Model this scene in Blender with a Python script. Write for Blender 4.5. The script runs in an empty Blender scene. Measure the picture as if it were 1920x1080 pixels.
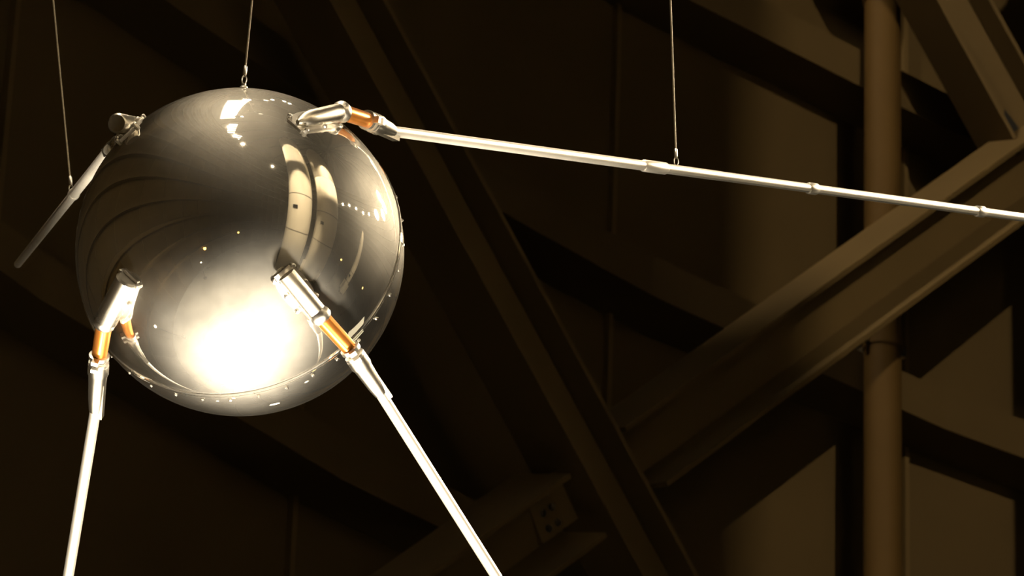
import bpy, bmesh, math, random
from mathutils import Vector, Matrix
random.seed(4)
scene = bpy.context.scene
COL = scene.collection

# ------------------------------------------------------------------ camera, world, exposure
FPX = 9411.0
PITCH = math.radians(28.0)
ROLL = math.atan(690 / 17700)
EYE = Vector((0, 0, 1.7))
FWD = Vector((0, math.cos(PITCH), math.sin(PITCH)))
_r0 = Vector((1, 0, 0)); _u0 = _r0.cross(FWD)
UP = math.cos(ROLL) * _u0 - math.sin(ROLL) * _r0
RT = math.cos(ROLL) * _r0 + math.sin(ROLL) * _u0
cam_data = bpy.data.cameras.new('camera'); cam = bpy.data.objects.new('camera', cam_data); COL.objects.link(cam)
cam_data.sensor_width = 36; cam_data.lens = 36 * FPX / 1920
cam_data.clip_end = 200
cam_data.dof.use_dof = True; cam_data.dof.focus_distance = 8.7; cam_data.dof.aperture_fstop = 20
m = Matrix((RT, UP, -FWD)).transposed().to_4x4(); m.translation = EYE
cam.matrix_world = m
scene.camera = cam

world = bpy.data.worlds.new('world'); scene.world = world; world.use_nodes = True
bg = world.node_tree.nodes['Background']; bg.inputs[0].default_value = (1.0, .8, .55, 1); bg.inputs[1].default_value = 0.0
vs = scene.view_settings
vs.view_transform = 'Standard'; vs.look = 'None'; vs.gamma = 1; vs.use_curve_mapping = False
vs.exposure = 0.0

WARM = (1.0, .80, .52)
KEY_W = 5500       # ceiling spots above the satellite
FRONT_W = 6000     # row of spots above and behind the viewer
WALL_W = 8900       # flood that rakes the steel wall
UP_W = 3200
SIDE_W = 13000      # big floods right of and behind the satellite
BEAM_W = 260        # high spots beside the braces
ROCKET_W = 16000  # made-up floods for the missiles
HALL_W = 600

# ------------------------------------------------------------------ maths helpers
DIST = 8.86
RAD = .29
def at(px, py, depth):
    return EYE + (FWD + RT * ((px - 960) / FPX) + UP * ((540 - py) / FPX)) * depth
SAT = at(450, 472.5, DIST)
def sat_pt(px, py, z):
    """point of the satellite seen at that place, z sphere radii nearer than its centre"""
    return at(px, py, DIST - RAD * z)
HALL = Vector((12.10, 6.443))       # centre of the round hall
R_WALL = 16.97
H_WALL = 24.0
def on_ring(px, py, radius):
    d = FWD + RT * ((px - 960) / FPX) + UP * ((540 - py) / FPX)
    o = EYE.xy - HALL; a = d.xy.dot(d.xy); b = o.dot(d.xy); c = o.dot(o) - radius ** 2
    t = (-b + math.sqrt(b * b - a * c)) / a
    return EYE + d * t
def mirrored(px, py, dist=None, z=None):
    """place of a lamp whose reflection stands at that spot of the sphere"""
    d = (FWD + RT * ((px - 960) / FPX) + UP * ((540 - py) / FPX)).normalized()
    oc = EYE - SAT; b = oc.dot(d); c = oc.dot(oc) - RAD * RAD
    h = EYE + d * (-b - math.sqrt(max(0, b * b - c)))
    n = (h - SAT).normalized(); r = d - 2 * d.dot(n) * n
    if dist is None: dist = (z - h.z) / r.z
    return h + r * dist

# ------------------------------------------------------------------ materials
def nt(name):
    mt = bpy.data.materials.new(name); mt.use_nodes = True
    return mt, mt.node_tree, mt.node_tree.nodes['Principled BSDF']
def paint(name, col, rough=.5, metal=0.0, var=.12, scale=6.0, bump=0.0, spec=.4):
    mt, t, p = nt(name)
    n = t.nodes.new('ShaderNodeTexNoise'); n.inputs['Scale'].default_value = scale; n.inputs['Detail'].default_value = 6
    tc = t.nodes.new('ShaderNodeTexCoord'); t.links.new(tc.outputs['Object'], n.inputs['Vector'])
    r = t.nodes.new('ShaderNodeValToRGB')
    r.color_ramp.elements[0].position = .3; r.color_ramp.elements[1].position = .7
    r.color_ramp.elements[0].color = (*[c * (1 - var) for c in col], 1)
    r.color_ramp.elements[1].color = (*[min(1, c * (1 + var)) for c in col], 1)
    t.links.new(n.outputs['Fac'], r.inputs['Fac']); t.links.new(r.outputs['Color'], p.inputs['Base Color'])
    p.inputs['Roughness'].default_value = rough; p.inputs['Metallic'].default_value = metal
    p.inputs['Specular IOR Level'].default_value = spec
    if bump:
        b = t.nodes.new('ShaderNodeBump'); b.inputs['Strength'].default_value = bump; b.inputs['Distance'].default_value = .01
        t.links.new(n.outputs['Fac'], b.inputs['Height']); t.links.new(b.outputs['Normal'], p.inputs['Normal'])
    return mt
def glow(name, col, strength):
    mt, t, p = nt(name)
    p.inputs['Base Color'].default_value = (*col, 1)
    p.inputs['Emission Color'].default_value = (*col, 1); p.inputs['Emission Strength'].default_value = strength
    return mt
def polished(name, col, rough, haze_rough, haze):
    """polished aluminium: a sharp mirror coat mixed with a hazy brushed one, fine scuffs in the roughness"""
    mt, t, p = nt(name)
    out = t.nodes['Material Output']
    p.inputs['Base Color'].default_value = (*col, 1); p.inputs['Metallic'].default_value = 1
    tc = t.nodes.new('ShaderNodeTexCoord')
    n = t.nodes.new('ShaderNodeTexNoise'); n.inputs['Scale'].default_value = 9; n.inputs['Detail'].default_value = 8
    t.links.new(tc.outputs['Object'], n.inputs['Vector'])
    mr = t.nodes.new('ShaderNodeMapRange'); mr.inputs['To Min'].default_value = rough * .6; mr.inputs['To Max'].default_value = rough * 1.5
    t.links.new(n.outputs['Fac'], mr.inputs['Value']); t.links.new(mr.outputs['Result'], p.inputs['Roughness'])
    q = t.nodes.new('ShaderNodeBsdfAnisotropic'); q.distribution = 'BECKMANN'; q.inputs['Color'].default_value = (*col, 1)
    q.inputs['Roughness'].default_value = haze_rough
    q2 = t.nodes.new('ShaderNodeBsdfAnisotropic'); q2.distribution = 'GGX'; q2.inputs['Color'].default_value = (*col, 1)
    q2.inputs['Roughness'].default_value = haze_rough * .95
    qm = t.nodes.new('ShaderNodeMixShader'); qm.inputs[0].default_value = .2
    t.links.new(q.outputs[0], qm.inputs[1]); t.links.new(q2.outputs[0], qm.inputs[2])
    mx = t.nodes.new('ShaderNodeMixShader')
    m2 = t.nodes.new('ShaderNodeMapRange'); m2.inputs['From Min'].default_value = .3; m2.inputs['From Max'].default_value = .7
    m2.inputs['To Min'].default_value = haze * .6; m2.inputs['To Max'].default_value = haze * 1.4
    n2 = t.nodes.new('ShaderNodeTexNoise'); n2.inputs['Scale'].default_value = 5; n2.inputs['Detail'].default_value = 10; n2.inputs['Roughness'].default_value = .7
    t.links.new(tc.outputs['Object'], n2.inputs['Vector']); t.links.new(n2.outputs['Fac'], m2.inputs['Value'])
    t.links.new(m2.outputs['Result'], mx.inputs[0]); t.links.new(p.outputs[0], mx.inputs[1]); t.links.new(qm.outputs[0], mx.inputs[2])
    t.links.new(mx.outputs[0], out.inputs['Surface'])
    return mt
M = {
    'mirror': polished('polished_aluminium', (.93, .90, .84), .03, .55, .12),
    'bright': polished('bright_metal', (.93, .90, .85), .22, .5, .5),
    'holder': polished('cast_aluminium', (.80, .76, .68), .22, .5, .30),
    'rod': paint('dull_aluminium_rod', (.95, .91, .84), .41, .90, .04, 30),
    'dark_metal': paint('darkened_steel', (.30, .28, .24), .35, 1, .15, 30),
    'copper': paint('copper_sleeve', (.74, .28, .06), .30, .85, .1, 40),
    'cable': paint('steel_cable', (.16, .13, .085), .5, .4, .2, 300),
    'wall': paint('wall_sheet', (.077, .052, .0205), .7, 0, .07, 1.2, 0, .15),
    'steel': paint('painted_steel', (.106, .072, .029), .55, 0, .08, 2.0, 0, .2),
    'pipe': paint('painted_pipe', (.077, .045, .013), .65, 0, .06, 3.0, 0, .1),
    'floor': paint('concrete_floor', (.15, .147, .138), .5, 0, .12, .6, 0, .4),
    'ceiling': paint('ceiling_deck', (.07, .058, .045), .8, 0, .1, .5),
    'truss': paint('roof_steel', (.03, .026, .02), .6, 0, .1, 2),
    'white': paint('white_missile_paint', (.80, .75, .63), .45, 0, .04, .8),
    'grey': paint('grey_missile_paint', (.40, .37, .31), .4, .3, .06, .8),
    'black': paint('black_paint', (.02, .02, .02), .5, 0, .1, 3),
    'plinth': paint('added_plinth_paint', (.30, .285, .26), .5, 0, .1, 1.5),
    'lamp_can': paint('black_lamp_housing', (.03, .03, .03), .4, .3, .1, 5),
    'lens_key': glow('lamp_lens_strong', (1, .86, .62), 70),
    'lens': glow('lamp_lens', (1, .84, .58), 35),
    'amber': glow('amber_globe', (1, .62, .14), 6),
    'globe': glow('pale_globe', (1, .86, .6), 14),
    'roof_light': glow('roof_light_diffuser', (1, .90, .70), 4.5),
    'sign': glow('backlit_panel_face', (1, .86, .58), .9),
}

# ------------------------------------------------------------------ mesh helpers
def link(name, bm, mat, parent=None, origin=None, smooth=False, angle=40):
    """bm is in world space; the object gets its origin at `origin` (its parent's by default)"""
    o0 = origin if origin is not None else (parent['_o'] if parent is not None else (0, 0, 0))
    o0 = Vector(o0)
    bmesh.ops.translate(bm, verts=bm.verts, vec=-o0)
    bmesh.ops.recalc_face_normals(bm, faces=bm.faces)
    me = bpy.data.meshes.new(name); bm.to_mesh(me); bm.free()
    me.materials.append(M[mat])
    if smooth:
        for p in me.polygons: p.use_smooth = True
        me.set_sharp_from_angle(angle=math.radians(angle))
    o = bpy.data.objects.new(name, me); COL.objects.link(o)
    if parent is not None:
        o.parent = parent; o.location = o0 - Vector(parent['_o'])
    else:
        o.location = o0
    o['_o'] = tuple(o0)
    return o
def thing(name, loc, label, cat, group=None, kind=None):
    e = bpy.data.objects.new(name, None); COL.objects.link(e); e.location = loc; e.empty_display_size = .1
    e['_o'] = tuple(loc); tag(e, label, cat, group, kind); return e
def tag(o, label=None, cat=None, group=None, kind=None):
    if label: o['label'] = label
    if cat: o['category'] = cat
    if group: o['group'] = group
    if kind: o['kind'] = kind
    return o
def frame_of(d, hint=Vector((0, 0, 1))):
    d = d.normalized()
    if abs(d.dot(hint)) > .98: hint = Vector((1, 0, 0))
    s = d.cross(hint).normalized(); return d, s, s.cross(d).normalized()
def lathe(bm, base, d, prof, seg=24, close=True):
    """prof: (distance along d, radius) pairs"""
    d, s, u = frame_of(d); rings = []
    for h, r in prof:
        c = base + d * h
        rings.append([bm.verts.new(c + (s * math.cos(2 * math.pi * k / seg) + u * math.sin(2 * math.pi * k / seg)) * max(r, 1e-5)) for k in range(seg)])
    for a, b in zip(rings, rings[1:]):
        for k in range(seg):
            bm.faces.new((a[k], a[(k + 1) % seg], b[(k + 1) % seg], b[k]))
    if close:
        bm.faces.new(rings[0][::-1]); bm.faces.new(rings[-1])
    return bm
def obox(bm, c, ax, half):
    vv = []
    for i in (-1, 1):
        for j in (-1, 1):
            for k in (-1, 1):
                vv.append(bm.verts.new(c + ax[0] * (i * half[0]) + ax[1] * (j * half[1]) + ax[2] * (k * half[2])))
    for f in ((0, 1, 3, 2), (4, 6, 7, 5), (0, 4, 5, 1), (2, 3, 7, 6), (0, 2, 6, 4), (1, 5, 7, 3)):
        bm.faces.new([vv[i] for i in f])
    return bm
def tube(bm, pts, r, seg=10):
    rings = []
    for i, p in enumerate(pts):
        d = (pts[min(i + 1, len(pts) - 1)] - pts[max(i - 1, 0)]).normalized()
        _, s, u = frame_of(d, Vector((.3, .9, .2)))
        rings.append([bm.verts.new(p + (s * math.cos(2 * math.pi * k / seg) + u * math.sin(2 * math.pi * k / seg)) * r) for k in range(seg)])
    for a, b in zip(rings, rings[1:]):
        for k in range(seg): bm.faces.new((a[k], a[(k + 1) % seg], b[(k + 1) % seg], b[k]))
    bm.faces.new(rings[0][::-1]); bm.faces.new(rings[-1])
    return bm
def NB(): return bmesh.new()

# ------------------------------------------------------------------ setting: round hall of flat wall sheets
def ring_pt(ang, r, z): return Vector((HALL.x + r * math.cos(ang), HALL.y + r * math.sin(ang), z))
STEP = math.radians(6)
A0 = math.radians(133.5)
floor = NB(); lathe(floor, Vector((HALL.x, HALL.y, -.3)), Vector((0, 0, 1)), [(0, R_WALL + .4), (.3, R_WALL + .4)], 60)
tag(link('floor', floor, 'floor', origin=(HALL.x, HALL.y, 0)), 'pale concrete floor of the round hall', 'floor', kind='structure')
ceil = NB(); lathe(ceil, Vector((HALL.x, HALL.y, H_WALL)), Vector((0, 0, 1)), [(0, R_WALL + .4), (.3, R_WALL + .4)], 60)
ceiling = tag(link('ceiling', ceil, 'ceiling', origin=(HALL.x, HALL.y, H_WALL)), 'dark flat roof deck high over the hall', 'ceiling', kind='structure')
for k in range(12):                                     # roof beams, radial
    a = k * math.pi / 12; d = Vector((math.cos(a), math.sin(a), 0)); s = Vector((-d.y, d.x, 0))
    b = NB(); obox(b, Vector((HALL.x, HALL.y, H_WALL - .28 - .002 * k)), (d, s, Vector((0, 0, 1))), (R_WALL - .05, .09, .26))
    link('roof_beam', b, 'truss', ceiling)
wall = thing('wall_back', (HALL.x, HALL.y, 0), 'dim brown steel sheet wall of the round hall', 'wall', kind='structure')
half = STEP / 2
ap = R_WALL
def panel_mesh():
    b = NB(); w = ap * math.tan(half)
    x0 = ap; t = .06
    prof = [(-w, 0), (w, 0)]
    c = [b.verts.new((x0 + dx, y, z)) for z in (0, H_WALL) for dx, y in ((0, -w + .006), (0, w - .006), (t, w - .006), (t, -w + .006))]
    for f in ((0, 1, 2, 3), (7, 6, 5, 4), (0, 4, 5, 1), (1, 5, 6, 2), (2, 6, 7, 3), (3, 7, 4, 0)): b.faces.new([c[i] for i in f])
    bmesh.ops.recalc_face_normals(b, faces=b.faces)
    me = bpy.data.meshes.new('wall_panel'); b.to_mesh(me); b.free(); me.materials.append(M['wall']); return me
def batten_mesh():
    b = NB(); x0 = ap / math.cos(half)
    obox(b, Vector((x0 - .012, 0, H_WALL / 2)), (Vector((1, 0, 0)), Vector((0, 1, 0)), Vector((0, 0, 1))), (.02, .013, H_WALL / 2))
    me = bpy.data.meshes.new('seam_batten'); b.to_mesh(me); b.free(); me.materials.append(M['steel']); return me
pm, bmz = panel_mesh(), batten_mesh()
for k in range(60):
    o = bpy.data.objects.new('wall_panel', pm); COL.objects.link(o); o.parent = wall; o.rotation_euler = (0, 0, A0 + (k + .5) * STEP)
    o = bpy.data.objects.new('seam_batten', bmz); COL.objects.link(o); o.parent = wall; o.rotation_euler = (0, 0, A0 + k * STEP)

GIRT_D, GIRT_H = .27, .19
girt_z = [13.09 + 1.525 * k for k in range(-7, 7)]
for i, z in enumerate(girt_z):
    b = NB(); rings = []
    for k in range(60):
        a = A0 + k * STEP; f = 1 / math.cos(half)
        rings.append([b.verts.new(ring_pt(a, r * f, zz)) for r, zz in ((ap - GIRT_D, z), (ap - .001, z), (ap - .001, z + GIRT_H), (ap - GIRT_D, z + GIRT_H))])
    for k in range(60):
        p, q = rings[k], rings[(k + 1) % 60]
        for j in range(4): b.faces.new((p[j], p[(j + 1) % 4], q[(j + 1) % 4], q[j]))
    tag(link('trim_%d' % (i + 1), b, 'wall', origin=(HALL.x, HALL.y, z)), 'horizontal steel girt running round the brown wall', 'girt', 'horizontal girts of the round wall', 'structure')

# ------------------------------------------------------------------ steel braces in front of the wall
def wall_normal(p):
    v = HALL - p.xy; return Vector((v.x, v.y, 0)).normalized()
def i_beam(root, p, q, roll, depth=.25, width=.27, t=.02, toe=0.0):
    e = (q - p).normalized(); n = wall_normal((p + q) / 2); n = (n - e * n.dot(e)).normalized(); v = n.cross(e)
    if v.z < 0: v = -v
    c, s = math.cos(roll), math.sin(roll)
    n, v = n * c - v * s, v * c + n * s
    mid = (p + q) / 2; L = (q - p).length / 2
    b = NB(); obox(b, mid, (e, v, n), (L, depth / 2 - t / 2, .006)); link('web', b, 'steel', root)
    for sg in (1, -1):
        ex = toe if sg < 0 else 0.0  # toe: made-up extra width so the lower flange catches light
        b = NB(); obox(b, mid + v * (sg * (depth / 2)) + n * (ex / 2), (e, v, n), (L, t / 2, (width + ex) / 2)); link('flange', b, 'steel', root)
    return e, v, n
RB = R_WALL - .66
p, q = on_ring(560, -110, RB), on_ring(1240, 1140, RB)
d1 = thing('brace_beam', tuple(q), 'steep dark steel brace beam crossing behind the ball from upper left', 'beam', 'diagonal wall braces')
e1, v1, n1 = i_beam(d1, p, q, math.radians(9))
P2A, P2B = on_ring(1165, 852, RB), on_ring(2040, 222, RB)
u2 = (P2B - P2A)
d2 = thing('brace_beam', tuple(P2A), 'wide brace beam with lit flanges rising to the right edge', 'beam', 'diagonal wall braces')
e2, v2, n2 = i_beam(d2, P2A - u2 * .02, P2B, math.radians(12), toe=.10)
lo_a, lo_b = P2A - u2 * .13, P2A - u2 * .95
d2b = thing('brace_beam', tuple(lo_b), 'short brace beam below the crossing, partly behind the right lower antenna', 'beam', 'diagonal wall braces')
i_beam(d2b, lo_b, lo_a, math.radians(12), toe=.10)
cg = lo_a + e2 * .02                                     # gusset with bolts where it meets the steep brace
b = NB(); obox(b, cg, (e2, v2, n2), (.16, .105, .016)); pl = link('gusset_plate', b, 'steel', d2b)
for i in (-1, 1):
    for j in (-1, 0, 1):
        b = NB(); lathe(b, cg - e2 * (.07 + .03 * i) + v2 * (.065 * j) + n2 * .014, n2, [(0, .014), (.014, .014)], 6); link('bolt', b, 'dark_metal', pl)
# the wall post at the right border and the brace that meets it
post_p = on_ring(2075, 540, RB)
def h_post(x, y, label):
    w = thing('wall_post', (x, y, 0), label, 'post', 'steel wall posts')
    n = wall_normal(Vector((x, y, 0))); s = Vector((-n.y, n.x, 0)); z = Vector((0, 0, 1)); c = Vector((x, y, H_WALL / 2 - .3))
    b = NB(); obox(b, c, (n, s, z), (.16, .008, H_WALL / 2 - .3)); link('web', b, 'truss', w)
    for sg in (-1, 1):
        b = NB(); obox(b, c + n * (sg * .16), (n, s, z), (.012, .15, H_WALL / 2 - .3)); link('flange', b, 'truss', w)
    return w, n, s
wp, pn, ps = h_post(post_p.x, post_p.y, 'black steel wall post cut by the right border')
p, q = on_ring(1632, -250, RB), on_ring(1925, 280, RB)
d3 = thing('brace_beam', tuple(q), 'dark brace beam in the top right corner above the pipe', 'beam', 'diagonal wall braces')
e3, v3, n3 = i_beam(d3, p, q, math.radians(16))
b = NB(); obox(b, on_ring(1912, 212, RB), (pn, ps, Vector((0, 0, 1))), (.012, .10, .17)); link('gusset_plate', b, 'black', d3)

# ------------------------------------------------------------------ round pipe
pc = on_ring(1655, 520, R_WALL - .365)
pipe = thing('drain_pipe', (pc.x, pc.y, 0), 'round vertical brown pipe standing before the wall at right', 'pipe')
b = NB(); lathe(b, Vector((pc.x, pc.y, 0)), Vector((0, 0, 1)), [(0, .082), (H_WALL - .6, .082)], 40); link('pipe_run', b, 'pipe', pipe, smooth=True)
zc = on_ring(1655, 8, R_WALL - .365).z
for z in (zc, zc - 4.6, zc + 4.6):
    b = NB(); lathe(b, Vector((pc.x, pc.y, z)), Vector((0, 0, 1)), [(0, .084), (.004, .090), (.13, .090), (.134, .084)], 40); link('coupling', b, 'pipe', pipe, smooth=True)
npipe = wall_normal(pc); sp = Vector((-npipe.y, npipe.x, 0))
zb = on_ring(1690, 672, R_WALL - .365).z
for z in (zb, zb - 3.05, zb + 3.05):
    b = NB(); lathe(b, Vector((pc.x, pc.y, z)), Vector((0, 0, 1)), [(0, .088), (.05, .088)], 40); cl = link('bracket_clamp', b, 'pipe', pipe, smooth=True)
    b = NB(); obox(b, Vector((pc.x, pc.y, z + .025)) - npipe * .215, (npipe, sp, Vector((0, 0, 1))), (.14, .02, .025)); link('bracket_arm', b, 'dark_metal', cl)
    for sg in (-1, 1):
        b = NB(); obox(b, Vector((pc.x, pc.y, z + .025)) + sp * (sg * .105), (npipe, sp, Vector((0, 0, 1))), (.012, .025, .02)); link('clamp_ear', b, 'dark_metal', cl)

# ------------------------------------------------------------------ the satellite
sat = thing('satellite', tuple(SAT - Vector((0, 0, RAD))), 'polished metal satellite ball with long whip antennas hanging from cables', 'satellite')
AX = (RT * -.2 + UP * .5 - FWD * .84).normalized()       # its front pole looks up towards the viewer
def sphere_bm(c, r, ax, nu=128, nv=72):
    bm = NB(); d, s, u = frame_of(ax); top = bm.verts.new(c + d * r); bot = bm.verts.new(c - d * r); rows = []
    for i in range(1, nv):
        th = math.pi * i / nv
        rows.append([bm.verts.new(c + d * (r * math.cos(th)) + (s * math.cos(2 * math.pi * k / nu) + u * math.sin(2 * math.pi * k / nu)) * (r * math.sin(th))) for k in range(nu)])
    for k in range(nu):
        bm.faces.new((top, rows[0][k], rows[0][(k + 1) % nu])); bm.faces.new((bot, rows[-1][(k + 1) % nu], rows[-1][k]))
        for a, b_ in zip(rows, rows[1:]): bm.faces.new((a[k], b_[k], b_[(k + 1) % nu], a[(k + 1) % nu]))
    return bm
shell = link('sphere_shell', sphere_bm(SAT, RAD, AX), 'mirror', sat, smooth=True, angle=180)
shell['label'] = 'mirror-polished aluminium ball'
fl = NB(); lathe(fl, SAT - AX * .006, AX, [(0, RAD - .004), (0, RAD + .0012), (.0015, RAD + .0026), (.005, RAD + .0026), (.006, RAD + .0006), (.007, RAD + .0026), (.0105, RAD + .0026), (.012, RAD + .0012), (.012, RAD - .004)], 160, close=False)
flange = link('seam_flange', fl, 'mirror', shell, smooth=True)
_, sx, sy = frame_of(AX)
for k in range(36):
    a = 2 * math.pi * k / 36; rd = sx * math.cos(a) + sy * math.sin(a)
    b = NB(); lathe(b, SAT + rd * (RAD + .001) - AX * .014, rd, [(0, .0032), (.0022, .0032), (.003, .0022)], 8); link('flange_bolt', b, 'mirror', shell)

def antenna(P0, P1, P2, P3, P4, rod_len, tongue, ferrules, tube_r=.0165, hollow=False, nose=False):
    d01 = (P1 - P0).normalized()
    L = (P1 - P0).length
    b = NB(); lathe(b, P0, d01, ([(.05, tube_r * .86), (.0, tube_r * .90), (0, tube_r)] if hollow else [(0, tube_r * .25), (.010, tube_r * .62), (.024, tube_r * .9), (.04, tube_r)] if nose else [(0, tube_r * .82), (.004, tube_r)]) + [(L - .006, tube_r), (L, tube_r * .8)], 28)
    holder = link('antenna_holder', b, 'holder', sat, smooth=True)
    # saddle between tube and ball
    b = NB(); sec = []
    for i in range(9):
        t = .12 + .80 * i / 8; A = P0.lerp(P1, t); rho = (A - SAT).normalized(); s = rho.cross(d01).normalized()
        f = SAT + rho * (RAD - .004)
        if t > .7: f = SAT + (rho - d01 * ((t - .7) * .25)).normalized() * (RAD - .004)
        sec.append([b.verts.new(A + s * .011), b.verts.new(A - s * .011), b.verts.new(f - s * .017), b.verts.new(f + s * .017)])
    for p_, q_ in zip(sec, sec[1:]):
        for j in range(4): b.faces.new((p_[j], p_[(j + 1) % 4], q_[(j + 1) % 4], q_[j]))
    b.faces.new(sec[0]); b.faces.new(sec[-1][::-1])
    link('saddle', b, 'holder', holder)
    b = NB(); rows = []
    for i in range(9):
        t = -.05 + 1.0 * i / 8; A = P0.lerp(P1, t); rho = (A - SAT).normalized(); s = rho.cross(d01).normalized(); w = .026 * (1 - .35 * abs(2 * i / 8 - 1) ** 3)
        row = []
        for hh in (-.003, .0035):
            row += [b.verts.new(SAT + (rho * RAD + s * w * k).normalized() * (RAD + hh)) for k in (-1, -.5, 0, .5, 1)]
        rows.append(row)
    for p_, q_ in zip(rows, rows[1:]):
        for j in range(4): b.faces.new((p_[5 + j], p_[6 + j], q_[6 + j], q_[5 + j]))
        b.faces.new((p_[0], p_[5], q_[5], q_[0])); b.faces.new((p_[4], q_[4], q_[9], p_[9]))
    for r_ in (rows[0], rows[-1]):
        for j in range(4): b.faces.new((r_[j], r_[j + 1], r_[6 + j], r_[5 + j]))
    link('base_plate', b, 'bright', holder, smooth=True)
    for t in (.02, .45, .88):
        for k in (-1, 1):
            A = P0.lerp(P1, t); rho = (A - SAT).normalized(); s = rho.cross(d01).normalized()
            n = (rho * RAD + s * .021 * k).normalized()
            b = NB(); lathe(b, SAT + n * RAD, n, [(0, .0045), (.007, .0045), (.009, .003)], 8); link('bolt', b, 'bright', holder)
    # knuckle
    b = NB(); lathe(b, P1 - d01 * .012, d01, [(0, .010), (.003, .017), (.009, .0195), (.016, .0195), (.022, .016), (.026, .011)], 24); link('knuckle', b, 'bright', holder, smooth=True)
    d12 = (P2 - P1).normalized(); L = (P2 - P1).length
    b = NB(); lathe(b, P1, d12, [(0, .0135), (L * .1, .0145), (L, .0135)], 24); o = link('insulator', b, 'copper', holder, smooth=True); o['label'] = 'orange copper-coloured insulator sleeve'
    d23 = (P3 - P2).normalized(); L = (P3 - P2).length
    _, s2, u2_ = frame_of(d23, tongue)
    for h in (-.004, .011):
        b = NB(); lathe(b, P2 + d23 * h, d23, [(0, .013), (.001, .018), (.008, .018), (.009, .013)], 24); cl = link('clamp_ring', b, 'bright', holder, smooth=True)
        for sg in (-1, 1):
            b = NB(); obox(b, P2 + d23 * (h + .0045) + s2 * (.020 * sg), (d23, s2, u2_), (.0035, .007, .006)); link('clamp_lug', b, 'bright', cl)
    b = NB(); lathe(b, P2 + d23 * .010, d23, [(0, .0125), (.006, .0125), (.008, .0185), (.026, .0185), (.030, .0165), (L * .72, .0140), (L - .010, .0115)], 24); link('sleeve', b, 'holder', holder, smooth=True)
    b = NB(); obox(b, P3 - d23 * .022 + tongue * .010, (d23, s2, u2_), (.036, .0075, .0045)); link('sleeve_tongue', b, 'dark_metal', holder)
    dr = (P4 - P3).normalized()
    b = NB(); lathe(b, P3 - dr * .028, dr, [(0, .0098), (rod_len * .35, .0096), (rod_len * .36, .0092), (rod_len * .7, .0090), (rod_len - .02, .0085), (rod_len, .004)], 24)
    rod = link('antenna_rod', b, 'rod', sat, smooth=True)
    for fd, fl_ in ferrules:
        b = NB(); lathe(b, P3 + dr * fd, dr, [(0, .0098), (.004, .0118), (fl_ - .004, .0118), (fl_, .0098)], 24); link('rod_ferrule', b, 'rod', rod, smooth=True)
    return dr

def frac_len(P3, P4, px, axis=0):
    """distance along the rod where it passes image column/row px"""
    lo, hi = 0.0, 4.0; dr = (P4 - P3).normalized()
    def f(t):
        v = P3 + dr * t - EYE; dpt = v.dot(FWD)
        return (960 + FPX * v.dot(RT) / dpt) if axis == 0 else (540 - FPX * v.dot(UP) / dpt)
    up_ = f(hi) > f(lo)
    for _ in range(50):
        m_ = (lo + hi) / 2
        if (f(m_) < px) == up_: lo = m_
        else: hi = m_
    return lo
# upper right antenna
A3, A4 = sat_pt(735, 246, -.25), sat_pt(1920, 408, -6.0)
antenna(sat_pt(558, 229, .56), sat_pt(640, 210, .22), sat_pt(688, 225, -.02), A3, A4, 2.9, -UP,
        [(frac_len(A3, A4, 1205), .075), (frac_len(A3, A4, 1515), .03), (frac_len(A3, A4, 1830), .03)], nose=True)
# lower left antenna
B3, B4 = sat_pt(179, 770, .30), sat_pt(128, 1080, -.40)
antenna(sat_pt(240, 522, .80), sat_pt(196, 605, .64), sat_pt(186, 668, .52), B3, B4, 2.4, (RT - FWD * .3).normalized(), [], tube_r=.0205)
# front antenna, going down to the right
C3, C4 = sat_pt(714, 738, .75), sat_pt(930, 1080, .15)
antenna(sat_pt(537, 515, 1.03), sat_pt(600, 592, .97), sat_pt(657, 655, .88), C3, C4, 2.4, (RT * .8 + UP * .5).normalized(), [], hollow=True)
# rear antenna, mostly hidden by the ball
D3, D4 = sat_pt(203, 283, -.60), sat_pt(100, 412, -5.0)
antenna(sat_pt(219, 231, .25), sat_pt(262, 240, -.10), sat_pt(240, 264, -.38), D3, D4, 2.4, -FWD, [(frac_len(D3, D4, 139), .02)], tube_r=.0185)
# lifting eye on top of the ball
eye_pt = SAT + (at(457, 163, DIST) - SAT).normalized() * RAD
b = NB(); lathe(b, eye_pt - UP * .004, UP, [(0, .007), (.006, .007), (.008, .004), (.012, .004)], 12); link('lifting_eye', b, 'bright', sat, smooth=True)

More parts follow.
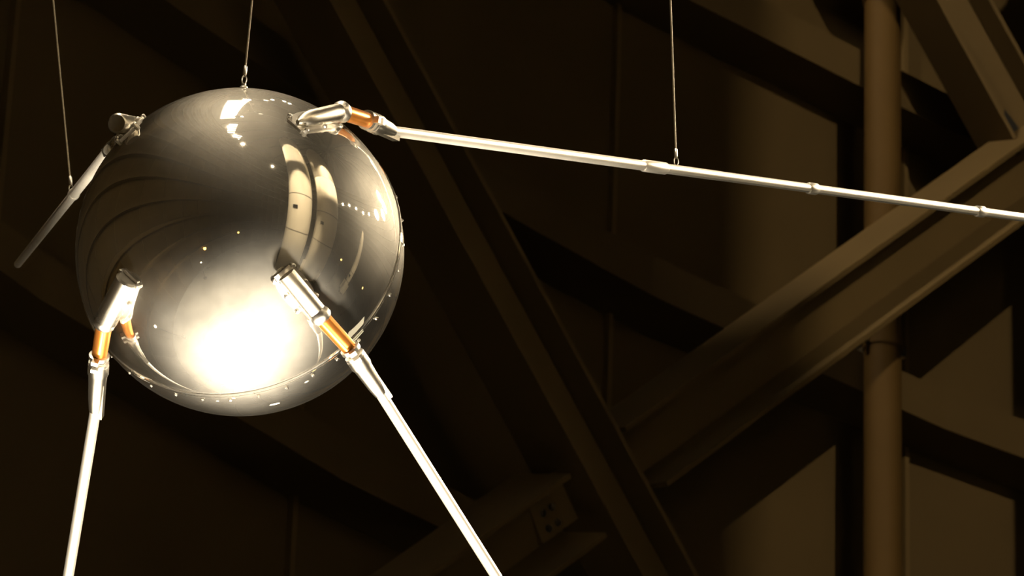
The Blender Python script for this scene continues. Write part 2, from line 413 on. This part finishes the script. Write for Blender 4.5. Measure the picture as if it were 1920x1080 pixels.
# ------------------------------------------------------------------ added bounce plinth and floor uplights under the satellite
c0 = Vector((.15, 7.9, 0))
t = thing('plinth', tuple(c0), 'added low round pale plinth that brightens the lower glare on the ball', 'plinth')  # made-up reflector, added to brighten the ball's lower glare
b = NB(); lathe(b, c0, Vector((0, 0, 1)), [(0, 2.45), (.2, 2.45), (.24, 2.40)], 64); link('added_plinth_body', b, 'plinth', t, smooth=True)
b = NB(); lathe(b, c0, Vector((0, 0, 1)), [(0, 2.52), (.06, 2.52), (.07, 2.46)], 64, close=False); link('kick_band', b, 'lamp_can', t, smooth=True)
def uplight(pos, label, watts, radius=.22):
    d = (SAT - pos).normalized()
    t = thing('floor_uplight', (pos.x, pos.y, .24), label, 'lamp', 'uplights on the plinth')
    o = Vector((pos.x, pos.y, .24)); z = Vector((0, 0, 1))
    b = NB(); lathe(b, o, z, [(0, .2), (.03, .2), (.04, .04), (.16, .04)], 20); link('base', b, 'lamp_can', t, smooth=True)
    c = o + z * .32
    b = NB(); lathe(b, c - d * .2, d, [(0, radius * .5), (.06, radius), (.5, radius * 1.1), (.5, radius * 1.0), (.16, radius * .96)], 24); link('housing', b, 'lamp_can', t, smooth=True)
    b = NB(); lathe(b, c - d * .03, d, [(0, radius * .95), (.012, radius * .95)], 24); link('lens', b, 'lens_key', t)
    ld = bpy.data.lights.new('spot_light', 'SPOT'); ld.energy = watts; ld.color = (1, .86, .64); ld.spot_size = math.radians(19); ld.spot_blend = .8; ld.shadow_soft_size = .32
    lo = bpy.data.objects.new('spot_light', ld); COL.objects.link(lo); lo.parent = t
    lo.rotation_euler = d.to_track_quat('-Z', 'Y').to_euler(); lo.location = z * .32 + d * .34
for k, (px, py, wt) in enumerate(((405, 640, .9), (500, 598, 1.2), (458, 690, 1.1))):
    uplight(mirrored(px, py, z=.5), ('left', 'right', 'rear')[k] + ' of the three uplights in the white glare low on the ball', UP_W * wt)

# ------------------------------------------------------------------ suspension cables
def cable(bottom, slope_px, label, loop=True, thick=.0019):
    """straight cable up to the roof; slope_px = sideways pixels per pixel of rise seen in the photograph"""
    # sideways lean k (along RT, level) so that the drawn slope matches
    lo, hi = -1.0, 1.0
    side = Vector((RT.x, RT.y, 0)).normalized()
    def sl(k):
        def pr(v): v = v - EYE; d = v.dot(FWD); return FPX * v.dot(RT) / d, FPX * v.dot(UP) / d
        a, c = pr(bottom), pr(bottom + (Vector((0, 0, 1)) + side * k) * .3)
        return (c[0] - a[0]) / (c[1] - a[1])
    for _ in range(40):
        k = (lo + hi) / 2
        if sl(k) < slope_px: lo = k
        else: hi = k
    d = Vector((0, 0, 1)) + side * k
    top = bottom + d * ((H_WALL - .01 - bottom.z) / d.z); dn = d.normalized()
    root = thing('suspension_cable', tuple(bottom), label, 'cable', 'cables that hold up the satellite')
    b = NB(); tube(b, [bottom + dn * .016, top], thick, 8); link('wire', b, 'cable', root, smooth=True)
    b = NB(); lathe(b, bottom + dn * .018, dn, [(0, .002), (.002, .0035), (.018, .0035), (.020, .002)], 12); link('crimp_sleeve', b, 'bright', root, smooth=True)
    s = dn.cross(FWD).normalized()
    pts = [bottom + dn * (.009 - .009 * math.cos(t)) + s * (.004 * math.sin(t)) for t in [2 * math.pi * i / 16 for i in range(17)]]
    b = NB(); tube(b, pts, .0013, 6); link('wire_loop', b, 'bright', root, smooth=True)
    b = NB(); lathe(b, top - dn * .12, dn, [(0, .01), (.02, .02), (.12, .02)], 12); link('roof_anchor', b, 'dark_metal', root, smooth=True)
cable(eye_pt + UP * .006, 16 / 160, 'thin cable rising from the top of the polished ball')
fa = frac_len(A3, A4, 1268); drA = (A4 - A3).normalized()
pa = A3 + drA * fa
cable(pa + UP * .008, -10 / 290, 'thin cable holding the antenna that points right')
fd = frac_len(D3, D4, 134); pd = D3 + (D4 - D3).normalized() * fd
cable(pd + UP * .008, -33 / 350, 'thin cable at far left holding the rear antenna')

# ------------------------------------------------------------------ missiles of the hall, seen mirrored in the ball
def missile(x, y, r, h, label, nose, fins, upper='white', taper=1.0, split=.62):
    t = thing('missile', (x, y, 0), label, 'missile', 'white missiles standing in the hall')
    o = Vector((x, y, 0)); z = Vector((0, 0, 1)); hb = h - nose
    for k in range(4):
        a = math.pi / 4 + k * math.pi / 2; s = Vector((math.cos(a), math.sin(a), 0))
        b = NB(); obox(b, o + s * (r * .8) + z * .15, (s, z.cross(s), z), (.12, .12, .15)); link('launch_foot', b, 'grey', t)
    b = NB(); lathe(b, o, z, [(.3, r * .55), (.9, r * .42)], 32); link('engine_bell', b, 'black', t, smooth=True)
    b = NB(); lathe(b, o, z, [(.3, r), (hb * split, r), (hb * (split + .002), r * .985), (hb * (split + .006), r * .985), (hb * (split + .008), r)], 48); link('first_stage', b, 'white', t, smooth=True)
    b = NB(); lathe(b, o, z, [(hb * (split + .008), r), (hb, r * taper)], 48); link('second_stage', b, upper, t, smooth=True)
    b = NB(); lathe(b, o, z, [(hb + nose * (i / 10), r * taper * math.sqrt(max(.0004, 1 - (i / 10) ** 1.7))) for i in range(11)], 48); link('nose_cone', b, upper, t, smooth=True)
    for k in range(fins):
        a = 2 * math.pi * k / fins + .4; s = Vector((math.cos(a), math.sin(a), 0))
        b = NB(); obox(b, o + s * (r + .2) + z * 1.2, (s, z.cross(s), z), (.25, .03, .8)); link('fin', b, 'white', t)
    for zz in (.28, .47):
        b = NB(); lathe(b, o, z, [(hb * zz, r + .004), (hb * zz + .05, r + .012), (hb * zz + .1, r + .004)], 48, close=False); link('band', b, 'grey', t, smooth=True)
    to = (Vector((SAT.x, SAT.y, 0)) - o).normalized(); sd = z.cross(to)
    c = o + (to * .93 - sd * -.36).normalized() * r + z * (hb * .40); n = (c - o); n.z = 0; n.normalize()
    b = NB(); obox(b, c, (n, z.cross(n), z), (.03, .22, .16)); link('access_hatch', b, 'black', t)
    return t
RK1 = (5.2, 1.35); RK2 = (9.2, 2.55); RK3 = (15.3, 8.6)
missile(*RK1, 1.25, 21.0, 'tallest white missile mirrored in the middle of the ball', 3.2, 0)
missile(*RK2, 1.6, 20.5, 'thick white missile with grey top mirrored right of the tallest one', 3.6, 4, 'grey', .96, .74)
missile(*RK3, .55, 10.2, 'slim short white missile mirrored near the right rim of the ball', 2.2, 4, 'white', .8)

# ------------------------------------------------------------------ row of roof lights, the angular glare near the top of the ball
for k, (x, y, hw, hl, rz) in enumerate(((-2.35, 8.2, .95, 3.9, -.16), (-2.5, .55, .62, 1.75, -.16), (-1.65, -3.1, .55, 1.25, -.35), (.05, -6.1, .4, .45, -.35))):
    t = thing('roof_light', (x, y, 23.4), ('longest roof light, the wide glare at the top of the ball', 'second roof light below the wide glare', 'third roof light in the slanting glare', 'smallest roof light ending the slanting glare')[k], 'light', 'row of roof lights')
    ex, ey, ez = Vector((math.cos(rz), math.sin(rz), 0)), Vector((-math.sin(rz), math.cos(rz), 0)), Vector((0, 0, 1)); c = Vector((x, y, 23.3))
    b = NB(); obox(b, c, (ex, ey, ez), (hw, hl, .05)); link('diffuser', b, 'roof_light', t)
    nb = max(2, int(2 * hl / .62))
    for i in range(1, nb):
        b = NB(); obox(b, c + ey * (-hl + 2 * hl * i / nb) - ez * .38, (ex, ey, ez), (hw, .012, .29)); link('added_louvre', b, 'lamp_can', t)  # baffles added to keep the roof light off the walls
    for sg in (-1, 1):
        b = NB(); obox(b, c + ex * (sg * (hw + .03)) - ez * .25, (ex, ey, ez), (.03, hl + .06, .42)); link('frame_side', b, 'lamp_can', t)
        b = NB(); obox(b, c + ey * (sg * (hl + .03)) - ez * .25, (ex, ey, ez), (hw, .03, .42)); link('frame_end', b, 'lamp_can', t)
        b = NB(); obox(b, c + ey * (sg * hl * .6) + ez * .3, (ex, ey, ez), (.03, .03, .37)); link('hanger', b, 'lamp_can', t)

# ------------------------------------------------------------------ lamps
def spot_lamp(pos, aim, label, radius=.16, lens='lens', watts=0, cone=30, blend=.6, color=WARM, soft=.06, group='hall spot lamps'):
    d = (Vector(aim) - pos).normalized()
    t = thing('spot_lamp', tuple(pos), label, 'lamp', group)
    b = NB(); lathe(b, pos - d * .45, d, [(0, radius * .5), (.05, radius * .9), (.12, radius * 1.05), (.40, radius * 1.15), (.45 + radius * 3, radius * 1.18), (.45 + radius * 3, radius * 1.06), (.40, radius * 1.02)], 24); link('housing', b, 'lamp_can', t, smooth=True)
    b = NB(); lathe(b, pos - d * .045, d, [(0, radius * .98), (.012, radius * .98)], 24); link('lens', b, lens, t)
    hang = pos - d * .25
    b = NB(); tube(b, [hang + Vector((0, 0, radius)), Vector((hang.x, hang.y, H_WALL - .01))], .025, 8); link('hanger', b, 'lamp_can', t)
    if watts:
        ld = bpy.data.lights.new('spot_light', 'SPOT'); ld.energy = watts; ld.color = color; ld.spot_size = math.radians(cone); ld.spot_blend = blend; ld.shadow_soft_size = soft
        lo = bpy.data.objects.new('spot_light', ld); COL.objects.link(lo); lo.parent = t
        q = d.to_track_quat('-Z', 'Y'); lo.rotation_euler = q.to_euler(); lo.location = d * (radius * 3 + .06)
    return t
for (px, py, z, rr, k) in ((463, 187, 22.2, .16, 0), (443, 199, 22.2, .22, 1), (426, 211, 22.2, .2, 2)):
    spot_lamp(mirrored(px, py, z=z), SAT, ('small', 'large', 'broad')[k] + ' roof spot whose glare lies at the top of the ball', rr, 'lens_key', KEY_W / 3, 10, .7, soft=.3)
for (px, py, z, rr, k) in ((430, 238, 22.2, .2, 0), (440, 254, 22.2, .2, 1), (455, 270, 22.0, .24, 2)):
    spot_lamp(mirrored(px, py, z=z), SAT, ('first', 'second', 'third')[k] + ' roof spot from the top in the slanting glare row on the ball', rr, 'lens_key', FRONT_W / 3, 10, .7, soft=.2)
for k, (px, py) in enumerate(((511, 187), (533, 190), (543, 194))):
    spot_lamp(mirrored(px, py, z=22.0 + .2 * k), SAT, ('brightest', 'left of the twin', 'right of the twin')[k] + ' small dot lamp mirrored right of the top glare', .12, 'lens', HALL_W / 3, 14)
spot_lamp(mirrored(511, 312, dist=15), SAT, 'lone dot lamp mirrored left of the tallest missile', .17, 'lens', 300, 12)
names = ('first', 'second', 'third', 'fourth', 'fifth')
for k, (px, py) in enumerate(((643, 383), (655, 385), (668, 391), (681, 399), (692, 402))):
    spot_lamp(mirrored(px, py, dist=20), SAT, names[k] + ' lamp from the left in the glare chain at the ball right side', .2, 'lens', 300, 14)
for k, (px, py) in enumerate(((711, 368), (720, 386), (718, 402), (706, 402))):
    spot_lamp(mirrored(px, py, dist=(16, 15.4, 16.6, 16)[k]), SAT + Vector((.6, .5, -.1)), names[k] + ' of the big flood lamps mirrored at the right rim', .5, 'lens_key', SIDE_W / 4, 9.5, .6)
for k, (px, py) in enumerate(((694, 298), (702, 312))):
    spot_lamp(mirrored(px, py, dist=(13, 13.3)[k]), SAT, ('upper', 'lower')[k] + ' bright lamp mirrored below the right antenna mount', .3, 'lens', 300, 16, 1)
spot_lamp(mirrored(750, 442, dist=9.5), (SAT.x, SAT.y, SAT.z), 'lamp glinting on the outermost right edge of the ball', .25, 'lens', 200, 20)
wl = Vector((8.15, -4.1, 16.4))
spot_lamp(wl, (2.0, 19.6, 11.7), 'small flood lamp lighting the brown wall from behind the viewer', .12, 'lens', WALL_W, 26, .5, soft=.05)
for k, (a, c) in enumerate((((-1.4, 5.4, 19.5), (5.2, 1.4, 14.0)), ((4.6, 9.6, 19.0), (9.2, 2.6, 11.5)), ((.2, 7.2, 17.5), (5.2, 1.4, 6.5)))):   # made-up lamps, added to brighten the missiles
    spot_lamp(Vector(a), c, ('added flood lamp near the left wall brightening the tallest missile', 'added flood lamp brightening the thick missile', 'added lower flood lamp brightening the foot of the tallest missile')[k], .2, 'lens', ROCKET_W * (1, 1.25, .65)[k], 26, .7)
spot_lamp(Vector((-2.07, 15.2, 18.0)), (2.0, 19.4, 12.2), 'added small lamp high beside the wall brightening the brace flanges', .1, 'lens', 1150, 30, .8, soft=.05)  # made-up grazing lamp, brightens the flange strips

spot_lamp(Vector((10.6, 9.6, 20)), (15.3, 8.6, 5.5), 'added flood lamp brightening the slim missile', .2, 'lens', 6000, 20, .7)  # made-up lamp, brightens the slim missile's reflection
spot_lamp(Vector((.3, 12.6, 21)), (.6, 14.8, 0), 'added down lamp brightening the floor behind the satellite', .2, 'lens', 9000, 22, .8)  # made-up floor wash, lifts the lower rim of the ball
spot_lamp(Vector((-1.2, 5.0, 22.2)), (-1.0, 6.0, 0), 'added wide down lamp brightening the floor below the satellite', .2, 'lens', 11000, 30, .8)  # made-up floor wash, lifts the lower half of the ball

def pole_lamp(pos, label, lens='amber', r=.12):
    t = thing('pole_lamp', (pos.x, pos.y, 0), label, 'lamp', 'small lamps on floor poles')
    o = Vector((pos.x, pos.y, 0)); z = Vector((0, 0, 1))
    b = NB(); lathe(b, o, z, [(0, .2), (.03, .2), (.05, .05)], 20); link('base', b, 'lamp_can', t, smooth=True)
    b = NB(); lathe(b, o, z, [(.04, .025), (pos.z - r * .9, .025)], 10); link('pole', b, 'lamp_can', t, smooth=True)
    b = NB(); lathe(b, pos - z * r, z, [(r - r * math.cos(math.pi * i / 12), r * math.sin(math.pi * i / 12)) for i in range(13)], 20); link('globe', b, lens, t, smooth=True)
    b = NB(); lathe(b, pos + z * (r * .95), z, [(0, r * .5), (.04, r * .2)], 12); link('cap', b, 'lamp_can', t, smooth=True)
pole_lamp(mirrored(447, 436, dist=11), 'amber globe lamp mirrored just above the middle of the ball')
pole_lamp(mirrored(384, 466, dist=8), 'amber globe lamp mirrored left of the middle of the ball', r=.15)
pole_lamp(mirrored(377, 492, dist=7), 'pale globe lamp mirrored below the left amber one', 'lens', .04)
pole_lamp(mirrored(291, 612, dist=4.4), 'globe lamp mirrored beside the lower left antenna mount', 'lens', .06)
pole_lamp(mirrored(640, 487, dist=12), 'amber globe lamp mirrored between the missiles at right')
pole_lamp(mirrored(680, 540, dist=13), 'amber globe lamp mirrored low near the right rim')

for k, (px, py) in enumerate(((330, 738), (408, 752), (438, 747), (515, 758), (575, 716))):
    pole_lamp(mirrored(px, py, dist=5.5 + .5 * k), names[k] + ' lamp from the left in the row mirrored along the lower rim', 'globe', (.03, .04, .05, .15, .09)[k])

# backlit display panel on the far side of the hall
pp = mirrored(672, 618, dist=15); nn = (Vector((SAT.x, SAT.y, 0)) - Vector((pp.x, pp.y, 0))).normalized(); ss = Vector((-nn.y, nn.x, 0))
t = thing('display_panel', (pp.x, pp.y, 0), 'blank backlit display panel mirrored beside the front antenna sleeve', 'panel')
zz = Vector((0, 0, 1)); base = Vector((pp.x, pp.y, 0))
b = NB(); obox(b, base + zz * 2.6, (nn, ss, zz), (.05, 1.3, 1.5)); link('panel_box', b, 'lamp_can', t)
b = NB(); obox(b, base + zz * 2.6 + nn * .055, (nn, ss, zz), (.006, 1.25, 1.45)); link('panel_face', b, 'sign', t)
for sg in (-1, 1):
    b = NB(); obox(b, base + ss * sg + zz * .55, (nn, ss, zz), (.04, .04, .55)); link('leg', b, 'lamp_can', t)

for o in bpy.data.objects:
    if '_o' in o.keys(): del o['_o']
